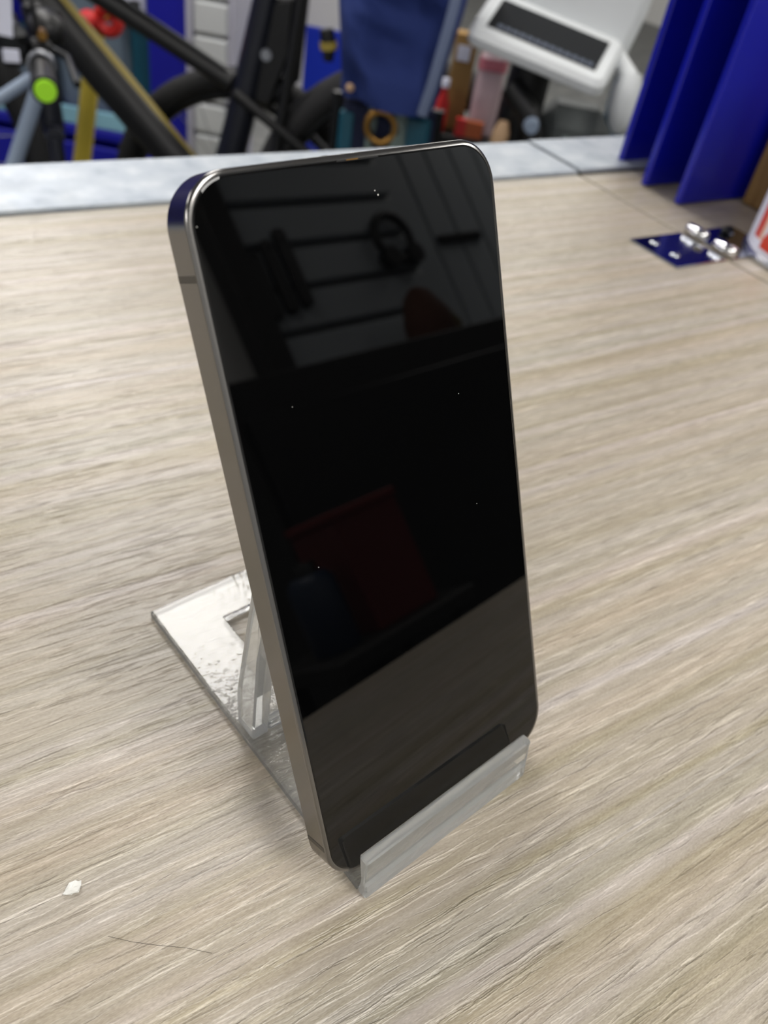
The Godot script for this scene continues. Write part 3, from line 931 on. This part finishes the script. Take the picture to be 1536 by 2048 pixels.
## blue shelving with a wide right end panel that stands out as a tall strip
func shelf_unit(label: String, at: Vector3, turn: float) -> void:
	var s := thing("blue_shelving", label, "shelf", at, turn, "blue shelving units")
	block("back_panel", Vector3(0, 0.80, -0.20), Vector3(1.8, 1.5, 0.02), M.shelf_blue, s)
	block("base", Vector3(0, 0.12, 0), Vector3(1.8, 0.24, 0.40), M.shelf_blue, s, 0.004)
	block("shelf", Vector3(0, 0.275, 0.0), Vector3(1.8, 0.03, 0.40), M.shelf_blue, s, 0.004)
	block("price_strip", Vector3(0, 0.315, 0.19), Vector3(1.8, 0.045, 0.012), M.aqua, s, 0.002)
	block("shelf", Vector3(0, 0.98, -0.02), Vector3(1.8, 0.03, 0.36), M.shelf_blue, s, 0.004)
	block("end_panel", Vector3(0.865, 0.775, -0.0), Vector3(0.115, 1.55, 0.40), M.shelf_blue, s, 0.004)
	block("end_panel", Vector3(-0.88, 0.775, -0.0), Vector3(0.03, 1.55, 0.40), M.shelf_blue, s, 0.004)


func chair() -> void:
	var t := thing("folding_chair", "folded camping chair in crumpled navy blue cloth beside the bicycle", "chair", shop(-0.125, 1.5), TURN)
	# crumpled cloth: a closed skin of rings round a flat bundle
	var noise := FastNoiseLite.new()
	noise.seed = 12
	noise.frequency = 9.0
	var rings := []
	var nn := 48
	var rows := 30
	for j in rows + 1:
		var v := float(j) / rows
		var y := lerpf(0.722, 1.06, v)
		var half := lerpf(0.082, 0.105, smoothstep(0.0, 0.6, v)) * (1.0 - 0.5 * maxf(0.0, v - 0.9))
		if j == 0:
			half *= 0.93
		var ring := []
		for k in nn:
			var a := TAU * k / nn
			var x := half * signf(cos(a)) * pow(absf(cos(a)), 0.55)
			var z := 0.04 * signf(sin(a)) * pow(absf(sin(a)), 0.6)
			var fold := sin(a) * sin(a) * (0.019 * sin(34.0 * (x * 0.75 + (y - 0.7) * 0.9) + 3.0 * noise.get_noise_2d(x, y)) + 0.014 * noise.get_noise_2d(x * 1.2 + 4.0, y * 1.6))
			ring.append(Vector3(x, y + 0.004 * noise.get_noise_2d(x * 2.0, 3.0), z + (fold if sin(a) > 0 else -fold)))
		rings.append(ring)
	var st := mb()
	st.set_smooth_group(1)
	for j in rows:
		for k in nn:
			var l := (k + 1) % nn
			for v: Vector3 in [rings[j][k], rings[j][l], rings[j + 1][l], rings[j][k], rings[j + 1][l], rings[j + 1][k]]:
				st.add_vertex(v)
	st.set_smooth_group(-1)
	for e in [[0, Vector3.DOWN], [rows, Vector3.UP]]:
		var mid := Vector3.ZERO
		for k in nn:
			mid += rings[e[0]][k] / nn
		for k in nn:
			tri(st, mid, rings[e[0]][k], rings[e[0]][(k + 1) % nn], e[1])
	put(st, "cloth", M.navy_cloth, t)
	rod("strap", [Vector3(0.090, 0.93, 0.052), Vector3(0.083, 0.86, 0.056), Vector3(0.072, 0.775, 0.056), Vector3(0.063, 0.725, 0.05)], 0.009, M.strap, t, 10, "grey webbing strap", 0.45)
	plate("seat_cloth", PackedVector2Array([Vector2(-0.075, 0.715), Vector2(0.085, 0.72), Vector2(0.09, 0.60), Vector2(0.05, 0.52), Vector2(-0.05, 0.52), Vector2(-0.08, 0.60)]), -0.02, 0.004, M.deep_cloth, t, Transform3D(), 0.006)
	st = mb()
	torus(st, Transform3D(Basis(Vector3.RIGHT, PI / 2), Vector3(-0.005, 0.686, 0.018)), 0.025, 0.0065, 28, 10)
	put(st, "ring", M.brass, t)
	st = mb()
	lathe(st, [Vector2(0, 0.004), Vector2(0.006, 0.003), Vector2(0.007, 0)], 14, Transform3D(Basis(Vector3.RIGHT, PI / 2), Vector3(-0.062, 0.745, 0.046)))
	put(st, "rivet", M.tan, t)
	for q in [[-0.07, 0.03, 0.03], [0.03, 0.045, 0.02], [0.055, -0.01, 0.028], [-0.05, -0.06, -0.02]]:
		rod("leg", [Vector3(q[0], 0.0, q[1] + 0.02), Vector3(lerpf(q[0], q[2], 0.5), 0.4, q[1] * 0.6), Vector3(q[2], 0.735, 0.012)], 0.0085, M.green_grey, t, 12)
	for s in [-1, 1]:
		rod("side_pole", [Vector3(0.086 * s, 0.0, -0.02), Vector3(0.09 * s, 0.72, -0.02)], 0.009, M.dark_metal, t, 12)
	block("side_pocket", Vector3(0.055, 0.66, 0.0), Vector3(0.05, 0.10, 0.02), M.teal, t, 0.006)
	block("side_pocket", Vector3(-0.066, 0.63, -0.004), Vector3(0.03, 0.14, 0.02), M.teal, t, 0.006)
	# buckle hanging at the left shoulder of the chair
	rod("buckle", [Vector3(-0.112, 0.82, 0.03), Vector3(-0.106, 0.80, 0.03), Vector3(-0.104, 0.775, 0.03)], [0.011, 0.013, 0.008], M.black_plastic, t, 10)
	rod("buckle_band", [Vector3(-0.107, 0.803, 0.03), Vector3(-0.105, 0.792, 0.03)], 0.0145, M.yellow_stripe, t, 10)


func packages() -> void:
	var s := thing("display_table", "narrow dark display stand holding cartons behind the chair", "table", shop(0.012, 1.705), TURN)
	block("table_top", Vector3(0, 0.635, 0), Vector3(0.13, 0.02, 0.09), M.black_plastic, s, 0.003)
	for x in [-0.055, 0.055]:
		for z in [-0.035, 0.035]:
			block("leg", Vector3(x, 0.3125, z), Vector3(0.016, 0.625, 0.016), M.black_plastic, s, 0.002)
	var top := FLOOR_Y + 0.6455
	var b := thing("cardboard_box", "tall brown cardboard box with a white label behind the blue chair", "box", shop(-0.012, 1.715, top), TURN)
	block("carton", Vector3(0, 0.0825, 0), Vector3(0.042, 0.165, 0.04), M.cardboard, b, 0.0015)
	block("label", Vector3(-0.002, 0.134, 0.0206), Vector3(0.024, 0.026, 0.001), M.paper, b, 0.0)
	var w := thing("wrapped_pack", "white and pink wrapped pack next to the brown cardboard box", "pack", shop(0.044, 1.705, top), TURN)
	var st := mb()
	var rr := []
	for y in [[0.0, 0.9], [0.005, 1.0], [0.07, 1.03], [0.135, 0.95], [0.15, 0.7], [0.162, 0.72]]:
		var ring := []
		for q in round_rect(0.052 * y[1], 0.042 * y[1], 0.015 * y[1], 5):
			ring.append(Vector3(q.x, y[0], q.y))
		rr.append(ring)
	skin(st, rr, true, true)
	put(st, "wrapper", M.pink_pack, w)
	st = mb()
	var band := []
	for y in [0.115, 0.135]:
		var ring := []
		for q in round_rect(0.0545, 0.0445, 0.015, 5):
			ring.append(Vector3(q.x, y, q.y))
		band.append(ring)
	skin(st, band, false, false)
	put(st, "band", M.pack_pink_band, w)
	var r := thing("red_bottle", "red bottle standing low between the blue chair and the cartons", "bottle", shop(-0.036, 1.675, top), TURN)
	st = mb()
	lathe(st, [Vector2(0, 0), Vector2(0.012, 0), Vector2(0.0125, 0.003), Vector2(0.0125, 0.05), Vector2(0.006, 0.068), Vector2(0.006, 0.08)], 20, Transform3D())
	put(st, "bottle_body", M.red, r)
	st = mb()
	lathe(st, [Vector2(0.0072, 0.077), Vector2(0.0072, 0.092), Vector2(0, 0.0925)], 16, Transform3D())
	put(st, "cap", M.paper, r)
	var o := thing("small_carton", "small orange and red carton at the foot of the wrapped pack", "box", shop(0.018, 1.668, top), TURN)
	block("carton", Vector3(0.008, 0.015, 0), Vector3(0.046, 0.03, 0.014), M.orange, o, 0.001)
	block("sleeve", Vector3(-0.012, 0.0155, 0), Vector3(0.02, 0.0305, 0.015), M.red, o, 0.0005)


func machine() -> void:
	var t := thing("exercise_machine", "white exercise machine with a slanted black control panel above a dark column", "machine", shop(0.142, 1.55), TURN)
	# the slanted console: axes along the panel, up its slope and out of it
	var o := Vector3(-0.0266, 0.8658, 0.0532)
	var ex := Vector3(0.205, -0.029, 0.05).normalized()
	var ey := Vector3(0.038, 0.032, -0.07)
	ey = (ey - ex * ey.dot(ex)).normalized()
	var ez := ex.cross(ey).normalized()
	var f := Transform3D(Basis(ex, ey, ez), o)
	var hw := 0.094
	var hh := 0.0372
	var outer := round_rect(0.236, 0.122, 0.018, 6, Vector2(0.0000, 0.0000))
	plate("console", outer, -0.03, 0.0, M.console_white, t, f, 0.008)
	plate("control_panel", PackedVector2Array([Vector2(-hw, -hh), Vector2(hw, -hh), Vector2(hw, hh), Vector2(-hw, hh)]), 0.0, 0.002, M.console_black, t, f, 0.0006, "black control panel")
	for k in 13:
		var x := -0.078 + k * 0.01285
		plate("key_mark", PackedVector2Array([Vector2(x, -0.0328), Vector2(x + 0.0102, -0.0328), Vector2(x + 0.0102, -0.0239), Vector2(x, -0.0239)]), 0.002, 0.0023, M.console_print, t, f)
	# hood that rises behind the panel
	var g := Transform3D(Basis(ex, Vector3.UP, ex.cross(Vector3.UP).normalized()), o + ey * 0.062 + ez * -0.018)
	plate("hood", PackedVector2Array([Vector2(-0.1108, -0.0177), Vector2(0.1196, -0.0177), Vector2(0.1329, 0.0532), Vector2(0.1418, 0.2126), Vector2(-0.0443, 0.2126), Vector2(-0.1063, 0.0532)]), -0.06, 0.0, M.console_white, t, g, 0.012)
	rod("handle", [Vector3(0.1196, 0.8348, 0.0532), Vector3(0.1214, 0.8126, 0.0576), Vector3(0.1240, 0.7816, 0.0576), Vector3(0.1267, 0.7595, 0.0532), Vector3(0.1258, 0.7462, 0.0487)], [0.016, 0.023, 0.024, 0.02, 0.010], M.console_white, t, 18)
	rod("handle_arm", [Vector3(0.0886, 0.8525, 0.0266), Vector3(0.1214, 0.8259, 0.0487)], 0.014, M.console_white, t, 12)
	# column, flywheel housing and feet
	rod("column", [Vector3(-0.0380, 0.0300, -0.0500), Vector3(-0.0420, 0.5247, -0.0500), Vector3(-0.0354, 0.8348, 0.0000)], [0.05, 0.045, 0.035], M.black_plastic, t, 16)
	rod("hose", [Vector3(-0.0664, 0.7772, 0.0266), Vector3(-0.0266, 0.7462, 0.0443), Vector3(-0.0044, 0.6930, 0.0443), Vector3(-0.0089, 0.6399, 0.0354), Vector3(-0.0443, 0.6089, 0.0266)], 0.019, M.black_plastic, t, 12)
	rod("knob", [Vector3(-0.0195, 0.7329, 0.0620), Vector3(-0.0177, 0.7311, 0.0727)], [0.014, 0.011], M.pale_blue, t, 16)
	rod("pad", [Vector3(-0.0638, 0.7241, 0.0354), Vector3(-0.0647, 0.7063, 0.0372), Vector3(-0.0664, 0.6886, 0.0372), Vector3(-0.0673, 0.6620, 0.0354)], [0.008, 0.015, 0.015, 0.009], M.tan, t, 14)
	block("housing", Vector3(0.0620, 0.3955, -0.0443), Vector3(0.1329, 0.7191, 0.1063), M.mid_grey, t, 0.03)
	rod("rail", [Vector3(-0.0886, 0.5956, 0.0620), Vector3(-0.0354, 0.6354, 0.0709), Vector3(0.0177, 0.6576, 0.0620), Vector3(0.0532, 0.7108, 0.0266)], 0.012, M.green_grey, t, 12)
	block("rear_post", Vector3(0.1347, 0.4265, -0.0532), Vector3(0.0399, 0.7811, 0.0532), M.slate, t, 0.008)
	block("foot", Vector3(0.035, 0.0180, -0.0354), Vector3(0.25, 0.0360, 0.13), M.black_plastic, t, 0.01)


# ==================================================================== behind the staff side, mirrored in the screen
func behind_counter() -> void:
	var z := 1.45
	# slat panelling on uprights
	var w := thing("slat_panelling", "pale grey slat panelling behind the staff side, mirrored in the phone screen", "panelling", Vector3(1.60, FLOOR_Y, z))
	block("backing", Vector3(0, 1.95, 0.06), Vector3(0.70, 1.4, 0.02), M.white_groove, w, 0.0)
	for k in 11:
		block("slat", Vector3(0, 1.26 + k * 0.125 + 0.055, 0.036), Vector3(0.70, 0.105, 0.03), M.slat, w, 0.006)
	for x in [-0.32, 0.32]:
		block("upright", Vector3(x, 0.64, 0.05), Vector3(0.06, 1.28, 0.03), M.dark_wood, w)
	var lk := thing("dark_post", "narrow dark post left of the slats, mirrored near the screen's left edge", "post", Vector3(1.2, FLOOR_Y, z))
	block("shaft", Vector3(0, 1.32, 0), Vector3(0.085, 2.64, 0.07), M.dark_wood, lk, 0.004)
	block("foot_plate", Vector3(0, 0.006, -0.001), Vector3(0.088, 0.012, 0.074), M.dark_metal, lk, 0.002)
	var c := thing("back_cabinet", "dark low cabinet behind the staff side, mirrored in the phone screen", "cabinet", Vector3(1.70, FLOOR_Y, z - 0.22))
	block("carcass", Vector3(0, 0.66, 0.02), Vector3(1.86, 1.32, 0.30), M.dark_wood, c, 0.004)
	for k in 2:
		var dr := block("cabinet_door", Vector3(-0.465 + k * 0.93, 0.64, -0.138), Vector3(0.90, 1.2, 0.016), M.black_plastic, c, 0.003)
		block("handle", Vector3(-0.465 + k * 0.93 + 0.36, 0.66, -0.153), Vector3(0.015, 0.14, 0.014), M.dark_metal, dr, 0.004)
	# black sleeves hanging side by side from the slats
	var names := ["leftmost", "middle", "rightmost"]
	for k in 3:
		var p := thing("black_pouch", "black slim pouch on the slats, %s of three mirrored in the screen" % names[k], "pouch", Vector3([1.285, 1.345, 1.405][k], 0.70 + 0.02 * k, z), 0.0, "black pouches on the slats")
		plate("sleeve", round_rect(0.042, 0.19 + 0.02 * k, 0.014, 5, Vector2(0, 0.02)), -0.02, 0.0, M.black_plastic, p, Transform3D(Basis(), Vector3(0, 0, 0.018)), 0.004)
		rod("hook", [Vector3(0, 0.10, -0.02), Vector3(0, 0.10, 0.02)], 0.003, M.steel, p, 8)
	var h := thing("headset", "black headset hanging on the slats, mirrored right of centre in the screen", "headset", Vector3(1.84, 0.74, z))
	var st := mb()
	torus(st, Transform3D(Basis(Vector3.RIGHT, PI / 2), Vector3(0, 0.07, -0.002)), 0.075, 0.014, 32, 10)
	put(st, "band", M.black_plastic, h)
	for s in [-1, 1]:
		rod("ear_cup", [Vector3(0.055 * s, 0.005, -0.025), Vector3(0.055 * s, 0.005, 0.012)], 0.033, M.black_plastic, h, 18)
	rod("hook", [Vector3(0, 0.15, -0.02), Vector3(0, 0.15, 0.02)], 0.003, M.steel, h, 8)
	var v := thing("orange_bag", "orange and yellow bag on the dark cabinet, mirrored dimly in the screen", "bag", Vector3(1.66, FLOOR_Y + 1.3205, z - 0.14))
	rod("bag_body", [Vector3(0, 0.002, 0), Vector3(0, 0.02, 0), Vector3(0.005, 0.10, 0), Vector3(0, 0.17, 0), Vector3(0, 0.19, 0)], [0.06, 0.075, 0.07, 0.04, 0.015], mat(Color(0.30, 0.15, 0.06), 0.8), v, 16)
	rod("side_pocket", [Vector3(0.075, 0.01, 0), Vector3(0.085, 0.06, 0), Vector3(0.075, 0.12, 0)], [0.03, 0.04, 0.02], mat(Color(0.36, 0.31, 0.08), 0.8), v, 12)
	var sl := thing("stool", "dark wooden stool under the red box, mirrored in the phone screen", "stool", Vector3(0.75, FLOOR_Y, 0.95))
	block("seat", Vector3(0, 0.785, 0), Vector3(0.34, 0.03, 0.22), M.dark_wood, sl, 0.004)
	for x in [-0.14, 0.14]:
		for zz in [-0.08, 0.08]:
			block("leg", Vector3(x, 0.385, zz), Vector3(0.03, 0.77, 0.03), M.dark_wood, sl, 0.002)
	var r := thing("red_box", "dark red box on the stool behind the counter, mirrored low in the screen", "box", Vector3(0.79, FLOOR_Y + 0.8005, 0.95))
	block("carton", Vector3(0, 0.1, 0), Vector3(0.15, 0.2, 0.14), mat(Color(0.36, 0.045, 0.05), 0.6), r, 0.004)
	block("lid", Vector3(0, 0.208, 0), Vector3(0.156, 0.016, 0.146), mat(Color(0.40, 0.06, 0.05), 0.6), r, 0.003)
	var bc := thing("blue_canister", "dull blue canister beside the red box, mirrored low at the screen's left", "canister", Vector3(0.655, FLOOR_Y + 0.8005, 0.93))
	st = mb()
	lathe(st, [Vector2(0, 0), Vector2(0.04, 0), Vector2(0.042, 0.004), Vector2(0.042, 0.12), Vector2(0.03, 0.135), Vector2(0, 0.136)], 24, Transform3D())
	put(st, "body", mat(Color(0.05, 0.14, 0.24), 0.5), bc)
	st = mb()
	lathe(st, [Vector2(0.02, 0.134), Vector2(0.02, 0.155), Vector2(0, 0.156)], 16, Transform3D())
	put(st, "cap", M.black_plastic, bc)
	# boarded white door in the back wall right of the slats
	var d := thing("door_1", "white boarded door beyond the slat panelling, mirrored at the screen's right", "door", Vector3(2.42, FLOOR_Y, 1.54))
	d.set_meta("kind", "structure")
	for k in 6:
		block("board", Vector3(-0.36 + k * 0.145, 1.2, 0), Vector3(0.137, 2.4, 0.03), M.slat, d, 0.006)
	block("ledge", Vector3(0, 1.2, 0.018), Vector3(0.87, 2.4, 0.012), M.white_groove, d, 0.0)
	for s in [-1, 1]:
		block("jamb", Vector3(0.475 * s, 1.23, 0), Vector3(0.07, 2.46, 0.07), M.white_plastic, d, 0.004)
	block("bolt", Vector3(-0.16, 1.735, -0.024), Vector3(0.24, 0.03, 0.018), M.black_plastic, d, 0.004)


# ==================================================================== crumbs on the counter
func crumbs() -> void:
	var t := thing("glue_chip", "tiny crumpled white chip lying on the wood grain at lower left", "chip", Vector3(-0.084, 0.0001, -0.022), 0.4)
	var rng := RandomNumberGenerator.new()
	rng.seed = 5
	var st := mb()
	var rings := []
	for j in 4:
		var ring := []
		for k in 9:
			var a := TAU * k / 9
			var rr: float = [0.0008, 0.0013, 0.0011, 0.0004][j] * rng.randf_range(0.6, 1.35)
			ring.append(Vector3(cos(a) * rr * 1.6, [0.0, 0.0003, 0.0007, 0.0010][j] + rng.randf() * 0.0002, sin(a) * rr))
		rings.append(ring)
	skin(st, rings, true, true, false)
	put(st, "chip", M.fleck, t)
	var h := thing("hair", "thin dark hair lying on the wood grain near the bottom edge", "hair", Vector3(-0.0731, 0.0002, -0.0035))
	rod("strand", [Vector3(-0.0070, 0, -0.0056), Vector3(-0.003, 0.0001, -0.0022), Vector3(0.0005, 0.0001, 0.0003), Vector3(0.0065, 0.0001, 0.0042), Vector3(0.0108, 0, 0.0076)], 0.00004, M.hair, h, 5)
